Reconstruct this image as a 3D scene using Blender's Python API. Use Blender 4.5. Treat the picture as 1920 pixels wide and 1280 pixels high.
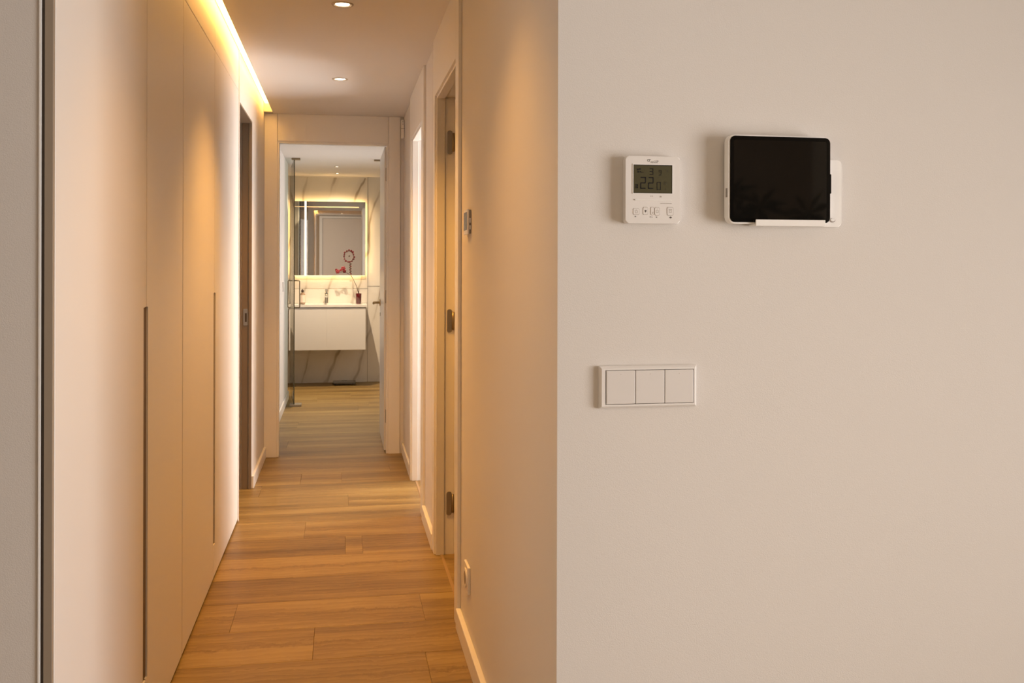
import bpy, bmesh, math, random
from mathutils import Matrix, Vector
random.seed(7)
PI = math.pi
for o in list(bpy.data.objects):
    bpy.data.objects.remove(o)
S = bpy.context.scene
C = S.collection

# ------------------------------------------------------------------ camera
FPX = 1780.0
cam_d = bpy.data.cameras.new('camera')
cam_d.sensor_width = 36.0
cam_d.lens = FPX / 1920 * 36.0
cam_d.shift_y = -142.0 / 1920
cam_d.clip_start = 0.02
cam = bpy.data.objects.new('camera', cam_d)
C.objects.link(cam)
yaw = math.atan(319.0 / FPX)
cam.matrix_world = (Matrix.Translation((0, 0, 1.28)) @ Matrix.Rotation(-yaw, 4, 'Z')
                    @ Matrix.Rotation(PI / 2, 4, 'X') @ Matrix.Rotation(0.0025, 4, 'Z'))
S.camera = cam

# ------------------------------------------------------------------ world, exposure
w = bpy.data.worlds.new('World')
S.world = w
w.use_nodes = True
w.node_tree.nodes['Background'].inputs[0].default_value = (0.86, 0.93, 1.0, 1)
w.node_tree.nodes['Background'].inputs[1].default_value = 0.6
S.view_settings.view_transform = 'Standard'
S.view_settings.look = 'None'
S.view_settings.gamma = 1
S.view_settings.use_curve_mapping = False
S.view_settings.exposure = 0.0

WARM = (1.0, 0.46, 0.09)
DAY = (1.0, 0.91, 0.86)

def area(name, loc, rot, sx, sy, power, col, spread=180):
    l = bpy.data.lights.new(name, 'AREA')
    l.shape = 'RECTANGLE'
    l.size, l.size_y = sx, sy
    l.energy = power
    l.color = col
    l.spread = math.radians(spread)
    o = bpy.data.objects.new(name, l)
    o.location = loc
    o.rotation_euler = rot
    C.objects.link(o)
    return o

# daylight entering by the living-room window and the side-room window (outside the panes)
area('daylight_living_window', (3.62, 0.0, 0.98), (0, PI / 2, 0), 1.8, 1.9, 175, DAY)
area('daylight_living_left_window', (-3.42, -1.5, 1.15), (0, -PI / 2, 0), 1.7, 1.5, 75, (1.0, 0.77, 0.52))
area('daylight_side_window', (1.88, 5.75, 1.15), (0, PI / 2, 0), 1.7, 1.3, 135, DAY)
area('daylight_bath_window', (1.52, 8.35, 1.35), (0, PI / 2, 0), 1.1, 1.3, 42, DAY)

# ------------------------------------------------------------------ material helpers
def new_mat(name):
    m = bpy.data.materials.new(name)
    m.use_nodes = True
    nt = m.node_tree
    return m, nt, nt.nodes['Principled BSDF']

def nn(nt, t, **kw):
    n = nt.nodes.new(t)
    for k, v in kw.items():
        setattr(n, k, v)
    return n

def setin(n, **kw):
    for k, v in kw.items():
        n.inputs[k.replace('_', ' ')].default_value = v

def plain(name, col, rough=0.5, metal=0.0, spec=0.5, grain=0.0, gscale=300.0, emit=None, estr=0.0, coat=0.0, var=0.0):
    """principled material with a faint procedural variation and optional fine relief"""
    m, nt, b = new_mat(name)
    b.inputs['Roughness'].default_value = rough
    b.inputs['Metallic'].default_value = metal
    b.inputs['Specular IOR Level'].default_value = spec
    b.inputs['Coat Weight'].default_value = coat
    tc = nn(nt, 'ShaderNodeTexCoord')
    no = nn(nt, 'ShaderNodeTexNoise')
    setin(no, Scale=gscale, Detail=3.0, Roughness=0.6)
    nt.links.new(tc.outputs['Object'], no.inputs['Vector'])
    mx = nn(nt, 'ShaderNodeMix', data_type='RGBA')
    a = 1.0 - max(var, 0.01)
    mx.inputs[6].default_value = (col[0] * a, col[1] * a, col[2] * a, 1)
    mx.inputs[7].default_value = (*col, 1)
    nt.links.new(no.outputs['Fac'], mx.inputs[0])
    nt.links.new(mx.outputs[2], b.inputs['Base Color'])
    if grain > 0:
        bp = nn(nt, 'ShaderNodeBump')
        setin(bp, Strength=grain, Distance=0.001)
        nt.links.new(no.outputs['Fac'], bp.inputs['Height'])
        nt.links.new(bp.outputs['Normal'], b.inputs['Normal'])
    if emit:
        b.inputs['Emission Color'].default_value = (*emit, 1)
        b.inputs['Emission Strength'].default_value = estr
    return m

def oak_mat():
    m, nt, b = new_mat('oak_plank')
    L = nt.links.new
    tc = nn(nt, 'ShaderNodeTexCoord')
    oi = nn(nt, 'ShaderNodeObjectInfo')
    sc = nn(nt, 'ShaderNodeVectorMath', operation='SCALE')
    cmb = nn(nt, 'ShaderNodeCombineXYZ')
    for i, k in enumerate((41.0, 0.16, 23.0)):
        mm = nn(nt, 'ShaderNodeMath', operation='MULTIPLY')
        L(oi.outputs['Random'], mm.inputs[0])
        mm.inputs[1].default_value = k
        L(mm.outputs[0], cmb.inputs[i])
    add = nn(nt, 'ShaderNodeVectorMath', operation='ADD')
    L(tc.outputs['Object'], add.inputs[0])
    L(cmb.outputs[0], add.inputs[1])
    def mapped(sx, sy, sz=1.0):
        mp = nn(nt, 'ShaderNodeMapping')
        mp.inputs['Scale'].default_value = (sx, sy, sz)
        L(add.outputs[0], mp.inputs[0])
        return mp
    # broad streaks along the plank
    n1 = nn(nt, 'ShaderNodeTexNoise')
    setin(n1, Scale=1.0, Detail=3.0, Roughness=0.5, Distortion=0.4)
    L(mapped(0.8, 8).outputs[0], n1.inputs['Vector'])
    # fine pores
    n2 = nn(nt, 'ShaderNodeTexNoise')
    setin(n2, Scale=1.0, Detail=6.0, Roughness=0.7)
    L(mapped(7, 150).outputs[0], n2.inputs['Vector'])
    # cathedral figure
    wv = nn(nt, 'ShaderNodeTexWave', wave_type='BANDS', bands_direction='Y', wave_profile='SAW')
    setin(wv, Scale=3.0, Distortion=9.0, Detail=4.0, Detail_Scale=2.2, Detail_Roughness=0.65)
    L(mapped(0.9, 3.2).outputs[0], wv.inputs['Vector'])
    # jagged crown line near the middle of a board
    n3 = nn(nt, 'ShaderNodeTexNoise')
    setin(n3, Scale=1.0, Detail=5.0, Roughness=0.75)
    L(mapped(13, 5).outputs[0], n3.inputs['Vector'])
    sep = nn(nt, 'ShaderNodeSeparateXYZ')
    L(tc.outputs['Object'], sep.inputs[0])
    m1 = nn(nt, 'ShaderNodeMath', operation='MULTIPLY_ADD')
    L(n3.outputs['Fac'], m1.inputs[0]); m1.inputs[1].default_value = 0.11; m1.inputs[2].default_value = -0.055
    m2 = nn(nt, 'ShaderNodeMath', operation='ADD')
    L(sep.outputs['Y'], m2.inputs[0]); L(m1.outputs[0], m2.inputs[1])
    m3 = nn(nt, 'ShaderNodeMath', operation='ABSOLUTE'); L(m2.outputs[0], m3.inputs[0])
    cr = nn(nt, 'ShaderNodeMapRange')
    setin(cr, From_Min=0.0, From_Max=0.021, To_Min=1.0, To_Max=0.0)
    L(m3.outputs[0], cr.inputs['Value'])
    gate = nn(nt, 'ShaderNodeMapRange')
    setin(gate, From_Min=0.44, From_Max=0.58, To_Min=0.0, To_Max=1.0)
    L(n1.outputs['Fac'], gate.inputs['Value'])
    crg = nn(nt, 'ShaderNodeMath', operation='MULTIPLY')
    L(cr.outputs[0], crg.inputs[0]); L(gate.outputs[0], crg.inputs[1])
    ramp = nn(nt, 'ShaderNodeValToRGB')
    e = ramp.color_ramp.elements
    e[0].position, e[0].color = 0.24, (0.105, 0.060, 0.016, 1)
    e[1].position, e[1].color = 0.70, (0.345, 0.235, 0.080, 1)
    k = e.new(0.5); k.color = (0.24, 0.150, 0.045, 1)
    mixv = nn(nt, 'ShaderNodeMath', operation='MULTIPLY_ADD')
    L(wv.outputs['Fac'], mixv.inputs[0]); mixv.inputs[1].default_value = -0.13
    L(n1.outputs['Fac'], mixv.inputs[2])
    mix2 = nn(nt, 'ShaderNodeMath', operation='MULTIPLY_ADD')
    L(n2.outputs['Fac'], mix2.inputs[0]); mix2.inputs[1].default_value = 0.12
    L(mixv.outputs[0], mix2.inputs[2])
    mix3 = nn(nt, 'ShaderNodeMath', operation='MULTIPLY_ADD')
    L(crg.outputs[0], mix3.inputs[0]); mix3.inputs[1].default_value = -0.20
    L(mix2.outputs[0], mix3.inputs[2])
    mix4 = nn(nt, 'ShaderNodeMath', operation='MULTIPLY_ADD')
    L(oi.outputs['Random'], mix4.inputs[0]); mix4.inputs[1].default_value = 0.05
    L(mix3.outputs[0], mix4.inputs[2])
    L(mix4.outputs[0], ramp.inputs[0])
    L(ramp.outputs[0], b.inputs['Base Color'])
    b.inputs['Roughness'].default_value = 0.42
    b.inputs['Specular IOR Level'].default_value = 0.4
    bp = nn(nt, 'ShaderNodeBump')
    setin(bp, Strength=0.12, Distance=0.001)
    L(n2.outputs['Fac'], bp.inputs['Height'])
    L(bp.outputs['Normal'], b.inputs['Normal'])
    return m

def marble_mat():
    m, nt, b = new_mat('veined_marble')
    L = nt.links.new
    geo = nn(nt, 'ShaderNodeNewGeometry')
    mp = nn(nt, 'ShaderNodeMapping')
    mp.inputs['Rotation'].default_value = (0, math.radians(-32), 0)
    mp.inputs['Scale'].default_value = (1.0, 1.0, 0.45)
    L(geo.outputs['Position'], mp.inputs[0])
    wv = nn(nt, 'ShaderNodeTexWave', wave_type='BANDS', bands_direction='X', wave_profile='SIN')
    setin(wv, Scale=1.35, Distortion=4.2, Detail=3.0, Detail_Scale=1.5, Detail_Roughness=0.6)
    L(mp.outputs[0], wv.inputs['Vector'])
    r1 = nn(nt, 'ShaderNodeMapRange')
    setin(r1, From_Min=0.965, From_Max=1.0, To_Min=0.0, To_Max=0.75)
    L(wv.outputs['Fac'], r1.inputs['Value'])
    r2 = nn(nt, 'ShaderNodeMapRange')
    setin(r2, From_Min=0.6, From_Max=1.0, To_Min=0.0, To_Max=0.22)
    L(wv.outputs['Fac'], r2.inputs['Value'])
    ad = nn(nt, 'ShaderNodeMath', operation='ADD')
    L(r1.outputs[0], ad.inputs[0]); L(r2.outputs[0], ad.inputs[1])
    no = nn(nt, 'ShaderNodeTexNoise')
    setin(no, Scale=2.2, Detail=3.0)
    L(geo.outputs['Position'], no.inputs['Vector'])
    g = nn(nt, 'ShaderNodeMapRange')
    setin(g, From_Min=0.38, From_Max=0.6, To_Min=0.1, To_Max=1.0)
    L(no.outputs['Fac'], g.inputs['Value'])
    ml = nn(nt, 'ShaderNodeMath', operation='MULTIPLY')
    L(ad.outputs[0], ml.inputs[0]); L(g.outputs[0], ml.inputs[1])
    mx = nn(nt, 'ShaderNodeMix', data_type='RGBA')
    mx.inputs[6].default_value = (0.76, 0.735, 0.69, 1)
    mx.inputs[7].default_value = (0.36, 0.31, 0.25, 1)
    L(ml.outputs[0], mx.inputs[0])
    L(mx.outputs[2], b.inputs['Base Color'])
    b.inputs['Roughness'].default_value = 0.22
    return m

def emit_mat(name, col, strength):
    m, nt, b = new_mat(name)
    b.inputs['Base Color'].default_value = (*col, 1)
    b.inputs['Emission Color'].default_value = (*col, 1)
    b.inputs['Emission Strength'].default_value = strength
    return m

def glass_mat(name, tint=(0.93, 0.96, 0.93), refl=0.10):
    m, nt, b = new_mat(name)
    nt.nodes.remove(b)
    out = nt.nodes['Material Output']
    tr = nn(nt, 'ShaderNodeBsdfTransparent'); tr.inputs[0].default_value = (*tint, 1)
    gl = nn(nt, 'ShaderNodeBsdfGlossy'); gl.inputs['Roughness'].default_value = 0.02
    fr = nn(nt, 'ShaderNodeFresnel'); fr.inputs[0].default_value = 1.45
    mx = nn(nt, 'ShaderNodeMixShader')
    nt.links.new(fr.outputs[0], mx.inputs[0])
    nt.links.new(tr.outputs[0], mx.inputs[1])
    nt.links.new(gl.outputs[0], mx.inputs[2])
    nt.links.new(mx.outputs[0], out.inputs[0])
    return m

M = {
    'paint': plain('wall_paint', (0.73, 0.70, 0.67), 0.75, spec=0.25, grain=0.35, gscale=420),
    'warmwall': plain('living_room_brown_paint', (0.30, 0.225, 0.16), 0.75, spec=0.25, grain=0.2, gscale=300),
    'backwall': plain('living_room_beige_paint', (0.46, 0.37, 0.29), 0.75, spec=0.25, grain=0.2, gscale=300),
    'paleleaf': plain('pale_door_lacquer', (0.74, 0.66, 0.59), 0.4),
    'ceil': plain('ceiling_paint', (0.80, 0.775, 0.75), 0.8, spec=0.2, grain=0.1, gscale=200),
    'lacquer': plain('wardrobe_lacquer', (0.80, 0.775, 0.745), 0.42, spec=0.35),
    'taupe': plain('taupe_edge_laminate', (0.50, 0.47, 0.43), 0.5),
    'carc': plain('brown_carcass', (0.16, 0.115, 0.075), 0.6),
    'sidebrown': plain('brown_side_panel', (0.33, 0.27, 0.205), 0.55),
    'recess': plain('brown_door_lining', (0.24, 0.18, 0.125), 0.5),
    'grip': plain('brown_gap_shade', (0.15, 0.10, 0.06), 0.6),  # dark tone standing in for shade in the wardrobe seams and grip slots
    'brass': plain('satin_brass', (0.62, 0.48, 0.28), 0.3, metal=1.0),
    'tanstrip': plain('oak_threshold', (0.36, 0.235, 0.11), 0.5),
    'leaf': plain('dark_palm_leaf', (0.02, 0.03, 0.012), 0.5),
    'pot': plain('terracotta_pot', (0.12, 0.08, 0.06), 0.6),
    'trim': plain('white_trim_lacquer', (0.82, 0.795, 0.76), 0.32, spec=0.5),
    'edge': plain('white_edge_profile', (0.92, 0.91, 0.89), 0.3),
    'dark': plain('dark_gap', (0.07, 0.052, 0.038), 0.8),
    'underlay': plain('joint_underlay', (0.10, 0.06, 0.03), 0.9),
    'plastic': plain('white_plastic', (0.82, 0.80, 0.78), 0.3, spec=0.5),
    'plastic_b': plain('white_plastic_rocker', (0.74, 0.715, 0.695), 0.4, spec=0.4),
    'plastic_g': plain('grey_plastic', (0.30, 0.27, 0.24), 0.4),
    'mark': plain('dark_print', (0.10, 0.085, 0.07), 0.6),
    'lightmark': plain('grey_print', (0.42, 0.37, 0.33), 0.6),
    'lcd': plain('lcd_glass', (0.085, 0.078, 0.043), 0.25, spec=0.35),
    'lcdseg': plain('lcd_segment', (0.005, 0.0045, 0.003), 0.4),
    'lcdfaint': plain('lcd_faint_segment', (0.048, 0.043, 0.024), 0.4),
    'screen': plain('black_screen_glass', (0.006, 0.0055, 0.005), 0.04, spec=0.8),
    'bezel': plain('black_bezel', (0.004, 0.004, 0.004), 0.12, spec=0.4),
    'alu': plain('silver_aluminium', (0.72, 0.70, 0.68), 0.3, metal=0.6),
    'steel': plain('brushed_steel', (0.48, 0.45, 0.40), 0.35, metal=1.0),
    'bronze': plain('dark_brass', (0.30, 0.24, 0.16), 0.35, metal=0.9),
    'chrome': plain('polished_chrome', (0.75, 0.75, 0.74), 0.08, metal=1.0),
    'mirror': plain('mirror_silver', (0.86, 0.85, 0.82), 0.015, metal=1.0),
    'ceramic': plain('white_ceramic', (0.84, 0.82, 0.79), 0.15, spec=0.5),
    'vanity': plain('white_matt_front', (0.80, 0.785, 0.765), 0.4),
    'redglass': plain('dark_red_glass', (0.085, 0.004, 0.006), 0.08, spec=0.6, coat=0.5),
    'stem': plain('brown_stem', (0.09, 0.05, 0.03), 0.6),
    'petal': plain('crimson_petal', (0.20, 0.016, 0.024), 0.5, var=0.4, gscale=60),
    'petal_p': plain('pink_petal', (0.36, 0.045, 0.06), 0.5, var=0.4, gscale=60),
    'label': plain('cream_label', (0.72, 0.62, 0.54), 0.5),
    'amber': plain('amber_bottle', (0.30, 0.20, 0.13), 0.2),
    'cap': plain('black_cap', (0.03, 0.015, 0.012), 0.4),
    'scale': plain('grey_scale_glass', (0.16, 0.15, 0.14), 0.15),
    'led': emit_mat('led_strip_glow', (1.0, 0.53, 0.125), 14.0),
    'mled': emit_mat('mirror_led_glow', (1.0, 0.66, 0.26), 10.0),
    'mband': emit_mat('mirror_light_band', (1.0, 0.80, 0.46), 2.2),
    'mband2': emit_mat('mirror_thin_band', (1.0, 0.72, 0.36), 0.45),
    'bulb': emit_mat('downlight_lens', (1.0, 0.80, 0.55), 14.0),
    'ring': plain('downlight_ring', (0.50, 0.42, 0.33), 0.4),
    'glass': glass_mat('shower_glass', (0.90, 0.92, 0.87)),
    'glassedge': plain('glass_polished_edge', (0.10, 0.09, 0.055), 0.15),
    'pane': glass_mat('window_glass', (0.97, 0.98, 0.98)),
    'oak': oak_mat(),
    'marble': marble_mat(),
}

# ------------------------------------------------------------------ mesh helpers
WO = {}

def link(name, bm, mat, parent=None, smooth=False, origin=None):
    """bm holds WORLD coordinates; the object gets an origin at its base centre"""
    me = bpy.data.meshes.new(name)
    bmesh.ops.recalc_face_normals(bm, faces=bm.faces)
    xs = [v.co.x for v in bm.verts]; ys = [v.co.y for v in bm.verts]; zs = [v.co.z for v in bm.verts]
    if origin is None:
        origin = Vector(((min(xs) + max(xs)) / 2, (min(ys) + max(ys)) / 2, min(zs)))
    origin = Vector(origin)
    for v in bm.verts:
        v.co -= origin
    bm.to_mesh(me)
    bm.free()
    if smooth:
        for p in me.polygons:
            p.use_smooth = True
    me.materials.append(M[mat] if isinstance(mat, str) else mat)
    o = bpy.data.objects.new(name, me)
    C.objects.link(o)
    if parent is not None:
        o.parent = parent
        o.location = origin - WO[parent.name]
    else:
        o.location = origin
    WO[o.name] = origin
    return o

def add_box(bm, x0, x1, y0, y1, z0, z1, bev=0.0, seg=2):
    t = bmesh.new()
    r = bmesh.ops.create_cube(t, size=1.0)
    for v in t.verts:
        v.co = Vector((x0 + (v.co.x + .5) * (x1 - x0), y0 + (v.co.y + .5) * (y1 - y0), z0 + (v.co.z + .5) * (z1 - z0)))
    if bev > 0:
        bmesh.ops.bevel(t, geom=list(t.edges), offset=bev, segments=seg, profile=0.5, affect='EDGES')
    merge(bm, t)

def merge(bm, t):
    me = bpy.data.meshes.new('tmp')
    t.to_mesh(me); t.free()
    bm.from_mesh(me)
    bpy.data.meshes.remove(me)

def box(name, x0, x1, y0, y1, z0, z1, mat, parent=None, bev=0.0, seg=2):
    bm = bmesh.new()
    add_box(bm, x0, x1, y0, y1, z0, z1, bev, seg)
    return link(name, bm, mat, parent)

def boxes(name, lst, mat, parent=None, bev=0.0):
    bm = bmesh.new()
    for b in lst:
        add_box(bm, *b, bev=bev)
    return link(name, bm, mat, parent)

def rrect(a0, a1, b0, b1, r, n=6):
    pts = []
    for cx, cy, s in ((a1 - r, b1 - r, 0), (a0 + r, b1 - r, 1), (a0 + r, b0 + r, 2), (a1 - r, b0 + r, 3)):
        for i in range(n + 1):
            an = PI / 2 * (s + i / n)
            pts.append((cx + r * math.cos(an), cy + r * math.sin(an)))
    return pts

def add_prism(bm, poly, axis, lo, hi, bev=0.0, seg=2, bev_hi=True):
    """extrude a 2D polygon along an axis; axis 'Y': poly=(x,z), 'X': poly=(y,z), 'Z': poly=(x,y)"""
    def P(p, h):
        if axis == 'Y': return (p[0], h, p[1])
        if axis == 'X': return (h, p[0], p[1])
        return (p[0], p[1], h)
    t = bmesh.new()
    a = [t.verts.new(P(p, lo)) for p in poly]
    b = [t.verts.new(P(p, hi)) for p in poly]
    n = len(poly)
    fa = t.faces.new(a); fb = t.faces.new(b)
    for i in range(n):
        t.faces.new((a[i], a[(i + 1) % n], b[(i + 1) % n], b[i]))
    if bev > 0:
        ed = list(fa.edges) + list(fb.edges)
        bmesh.ops.bevel(t, geom=ed, offset=bev, segments=seg, profile=0.5, affect='EDGES')
    merge(bm, t)

def prism(name, poly, axis, lo, hi, mat, parent=None, bev=0.0, seg=2, smooth=False):
    bm = bmesh.new()
    add_prism(bm, poly, axis, lo, hi, bev, seg)
    return link(name, bm, mat, parent, smooth)

def add_lathe(bm, prof, cx, cy, n=24, z0=0.0):
    """prof = [(r, z)], closed at the axis where r == 0"""
    t = bmesh.new()
    rings = []
    for r, z in prof:
        if r <= 1e-6:
            rings.append([t.verts.new((cx, cy, z0 + z))])
        else:
            rings.append([t.verts.new((cx + r * math.cos(2 * PI * i / n), cy + r * math.sin(2 * PI * i / n), z0 + z)) for i in range(n)])
    for a, b in zip(rings[:-1], rings[1:]):
        for i in range(n):
            j = (i + 1) % n
            if len(a) == 1 and len(b) == 1: continue
            if len(a) == 1: t.faces.new((a[0], b[i], b[j]))
            elif len(b) == 1: t.faces.new((a[i], a[j], b[0]))
            else: t.faces.new((a[i], a[j], b[j], b[i]))
    merge(bm, t)

def lathe(name, prof, cx, cy, mat, parent=None, n=24, z0=0.0, smooth=True):
    bm = bmesh.new()
    add_lathe(bm, prof, cx, cy, n, z0)
    return link(name, bm, mat, parent, smooth)

def add_tube(bm, pts, r, n=10, r_end=None):
    t = bmesh.new()
    pts = [Vector(p) for p in pts]
    rings = []
    prev = None
    for i, p in enumerate(pts):
        d = (pts[min(i + 1, len(pts) - 1)] - pts[max(i - 1, 0)]).normalized()
        if prev is None:
            u = d.orthogonal().normalized()
        else:
            u = (prev - d * prev.dot(d)).normalized()
        prev = u
        v = d.cross(u)
        rr = r if r_end is None else r + (r_end - r) * i / (len(pts) - 1)
        rings.append([t.verts.new(p + (u * math.cos(2 * PI * k / n) + v * math.sin(2 * PI * k / n)) * rr) for k in range(n)])
    for a, b in zip(rings[:-1], rings[1:]):
        for k in range(n):
            t.faces.new((a[k], a[(k + 1) % n], b[(k + 1) % n], b[k]))
    t.faces.new(rings[0]); t.faces.new(rings[-1])
    merge(bm, t)

def tube(name, pts, r, mat, parent=None, n=10, r_end=None):
    bm = bmesh.new()
    add_tube(bm, pts, r, n, r_end)
    return link(name, bm, mat, parent, True)

def add_ball(bm, c, r, sx=1, sy=1, sz=1, sub=2):
    t = bmesh.new()
    bmesh.ops.create_icosphere(t, subdivisions=sub, radius=r)
    for v in t.verts:
        v.co = Vector((v.co.x * sx, v.co.y * sy, v.co.z * sz)) + Vector(c)
    merge(bm, t)

def tag(o, label, cat, group=None):
    o['label'] = label
    o['category'] = cat
    if group: o['group'] = group
    return o

def struct(o, label=None):
    o['kind'] = 'structure'
    return o

def thing(name, label, cat, loc, group=None):
    o = bpy.data.objects.new(name, None)
    o.empty_display_size = 0.05
    C.objects.link(o)
    o.location = loc
    WO[o.name] = Vector(loc)
    return tag(o, label, cat, group)

def sthing(name, loc):
    o = bpy.data.objects.new(name, None)
    o.empty_display_size = 0.05
    C.objects.link(o)
    o.location = loc
    WO[o.name] = Vector(loc)
    o['kind'] = 'structure'
    return o

# ------------------------------------------------------------------ dimensions (metres)
XL = -0.508        # face of the fitted wardrobe / left hall wall
XR = 0.416         # right hall wall face
XP = 0.403         # faces of the raised door surrounds
YF = 1.815         # wall around the hall mouth, facing the living room
YE = 6.50          # frame at the end of the hall
ZC = 2.29          # hall ceiling
ZB = 2.25          # bathroom ceiling
YB = 10.57         # bathroom back wall

# ------------------------------------------------------------------ floor: oak planks laid across the hall
fl = struct(box('floor', -3.37, 3.6, -3.1, 10.9, -0.06, -0.0125, 'underlay'))
joints = {0: [0.275, -0.9], 1: [-0.091], 2: [-0.383, 0.30], 3: [-1.05, 0.47], 4: [-0.62, 0.9], 5: [0.019, 0.096], 6: [-0.173],
          7: [-0.8, 0.62], 8: [0.038], 9: [-0.45, 0.75], 10: [-0.238, 0.003], 11: [0.3], 12: [-0.55, 0.7]}
k0 = -22
y_first = 2.8635
for k in range(k0, 28):
    ya = y_first + 0.2815 * k
    yb = ya + 0.2815
    if yb > 10.85: break
    xa, xb = (-3.25, 3.45)
    if ya > 6.4: xa, xb = (-1.75, 1.35)
    elif ya > 1.6: xa, xb = (-1.55, 3.45)
    js = sorted(joints.get(k, []))
    if not js: js = [random.uniform(-0.9, 0.9)]
    x = js[-1]
    while x + 1.38 < xb - 0.25:
        x += 1.38; js.append(x)
    x = js[0]
    while x - 1.38 > xa + 0.25:
        x -= 1.38; js.insert(0, x)
    ed = [xa] + [j for j in js if xa < j < xb] + [xb]
    for a, b in zip(ed[:-1], ed[1:]):
        bm = bmesh.new()
        add_box(bm, a + 0.0003, b - 0.0003, ya + 0.0003, yb - 0.0003, -0.0125, 0.0, bev=0.0008, seg=1)
        link('plank', bm, 'oak', fl)

# ------------------------------------------------------------------ ceilings
struct(box('ceiling', -0.452, XR, YF + 0.12, YE + 0.1, ZC, ZC + 0.1, 'ceil'))
struct(boxes('ceiling', [(-1.7, -0.452, YF + 0.12, YE + 0.1, ZC + 0.09, ZC + 0.16)], 'ceil'))         # above the light slot
struct(box('ceiling', -3.25, 3.45, -3.0, YF + 0.12, 2.52, 2.62, 'ceil'))                              # living room
struct(box('ceiling', XR, 3.45, YF + 0.12, 6.6, 2.5, 2.6, 'ceil'))                                     # side room
struct(box('ceiling', -1.7, 1.3, YE + 0.1, YB + 0.1, ZB, ZB + 0.1, 'ceil'))                            # bathroom
struct(box('trim_1', XL, -0.452, 6.42, YE, ZC - 0.002, ZC + 0.085, 'taupe'))                           # end block of the light slot

# ------------------------------------------------------------------ walls
struct(box('wall_front_right', XR, 3.45, YF, YF + 0.12, 0, 2.52, 'paint'))
struct(box('wall_front_left', -3.25, -0.5315, YF, YF + 0.12, 0, 2.52, 'paint'))
struct(box('trim_2', -0.5314, -0.5288, YF - 0.003, YF + 0.12, 0, 2.29, 'edge'))
struct(box('gap_shade_strip', -0.5288, -0.5236, YF + 0.005, YF + 0.12, 0, 2.29, 'dark'))  # dark strip painted as the shade of the open gap
struct(box('wall_front_header', -0.5315, XR, YF, YF + 0.12, ZC, 2.52, 'paint'))
# living room behind the camera
struct(boxes('wall_living_left', [(-3.37, -3.25, -3.1, -2.3, 0, 2.62), (-3.37, -3.25, -0.7, YF + 0.12, 0, 2.62), (-3.37, -3.25, -2.3, -0.7, 0, 0.3), (-3.37, -3.25, -2.3, -0.7, 2.0, 2.62)], 'warmwall'))
struct(box('wall_living_back', -3.25, 3.45, -3.1, -3.0, 0, 2.62, 'backwall'))
d3 = sthing('door_3', (0.2, -2.99, 0))
box('door_leaf', -0.47, 0.95, -2.999, -2.975, 0.01, 2.44, 'paleleaf', d3, bev=0.002)
box('side_board', -0.55, -0.475, -2.999, -2.965, 0, 2.50, 'trim', d3)
box('side_board', 0.955, 1.03, -2.999, -2.965, 0, 2.50, 'trim', d3)
box('header_board', -0.475, 0.955, -2.999, -2.965, 2.445, 2.50, 'trim', d3)
WY0, WY1, WZ0, WZ1 = -0.95, 0.95, 0.08, 1.88
struct(boxes('wall_living_right', [(3.45, 3.57, -3.1, WY0, 0, 2.62), (3.45, 3.57, WY1, 1.93, 0, 2.62),
                                   (3.45, 3.57, WY0, WY1, 0, WZ0), (3.45, 3.57, WY0, WY1, WZ1, 2.62)], 'paint'))
def window(name, y0, y1, z0, z1, xc=3.51):
    r = sthing(name, (xc, (y0 + y1) / 2, z0))
    t = 0.05
    ym = (y0 + y1) / 2
    boxes('window_frame', [(xc - 0.03, xc + 0.03, y0, y0 + t, z0, z1), (xc - 0.03, xc + 0.03, y1 - t, y1, z0, z1), (xc - 0.03, xc + 0.03, y0, y1, z0, z0 + t),
                           (xc - 0.03, xc + 0.03, y0, y1, z1 - t, z1), (xc - 0.03, xc + 0.03, ym - t / 2, ym + t / 2, z0, z1)], 'trim', r)
    for a, b in ((y0 + t, ym - t / 2), (ym + t / 2, y1 - t)):
        box('pane', xc - 0.003, xc + 0.003, a, b, z0 + t, z1 - t, 'pane', r)
window('window_1', WY0, WY1, WZ0, WZ1)
window('window_4', -2.3, -0.7, 0.3, 2.0, -3.31)
# hall right wall with two door openings
D1a, D1b, D2a, D2b, DH = 3.42, 4.20, 4.92, 5.67, 2.03
XO = 0.54
struct(boxes('wall_right', [(XR, XO, YF + 0.12, D1a, 0, 2.5), (XR, XO, D1b, D2a, 0, 2.5), (XR, XO, D2b, 6.62, 0, 2.5),
                            (XR, XO, D1a, D1b, DH, 2.5), (XR, XO, D2a, D2b, DH, 2.5)], 'paint'))
# dim side room beyond the near door, daylit side room beyond the far door
struct(box('wall_side_room_partition', XO, 3.45, 4.50, 4.58, 0, 2.5, 'paint'))
struct(box('wall_side_room_right', 3.45, 3.57, 1.93, 4.58, 0, 2.6, 'paint'))
struct(box('wall_day_room_back', XO, 1.7, 6.5, 6.6, 0, 2.5, 'paint'))
struct(boxes('wall_day_room_right', [(1.7, 1.82, 4.58, 5.10, 0, 2.5), (1.7, 1.82, 6.40, 6.6, 0, 2.5), (1.7, 1.82, 5.10, 6.40, 0, 0.3),
                                     (1.7, 1.82, 5.10, 6.40, 2.0, 2.5)], 'paint'))
window('window_2', 5.10, 6.40, 0.3, 2.0, 1.76)
# left side behind the wardrobe and the left door recess
LDa, LDb, LDH = 4.927, 5.613, 2.10
struct(boxes('wall_left', [(-0.62, XL, LDb, 6.62, 0, ZC + 0.085), (-0.62, XL, LDa - 0.022, LDb, LDH, ZC + 0.085)], 'paint'))
struct(boxes('wall_left_room', [(-1.65, -1.55, 4.85, 6.62, 0, 2.45), (-1.55, -0.62, 6.5, 6.62, 0, 2.45), (-1.55, -0.62, 4.80, 4.9, 0, 2.45)], 'paint'))
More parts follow.
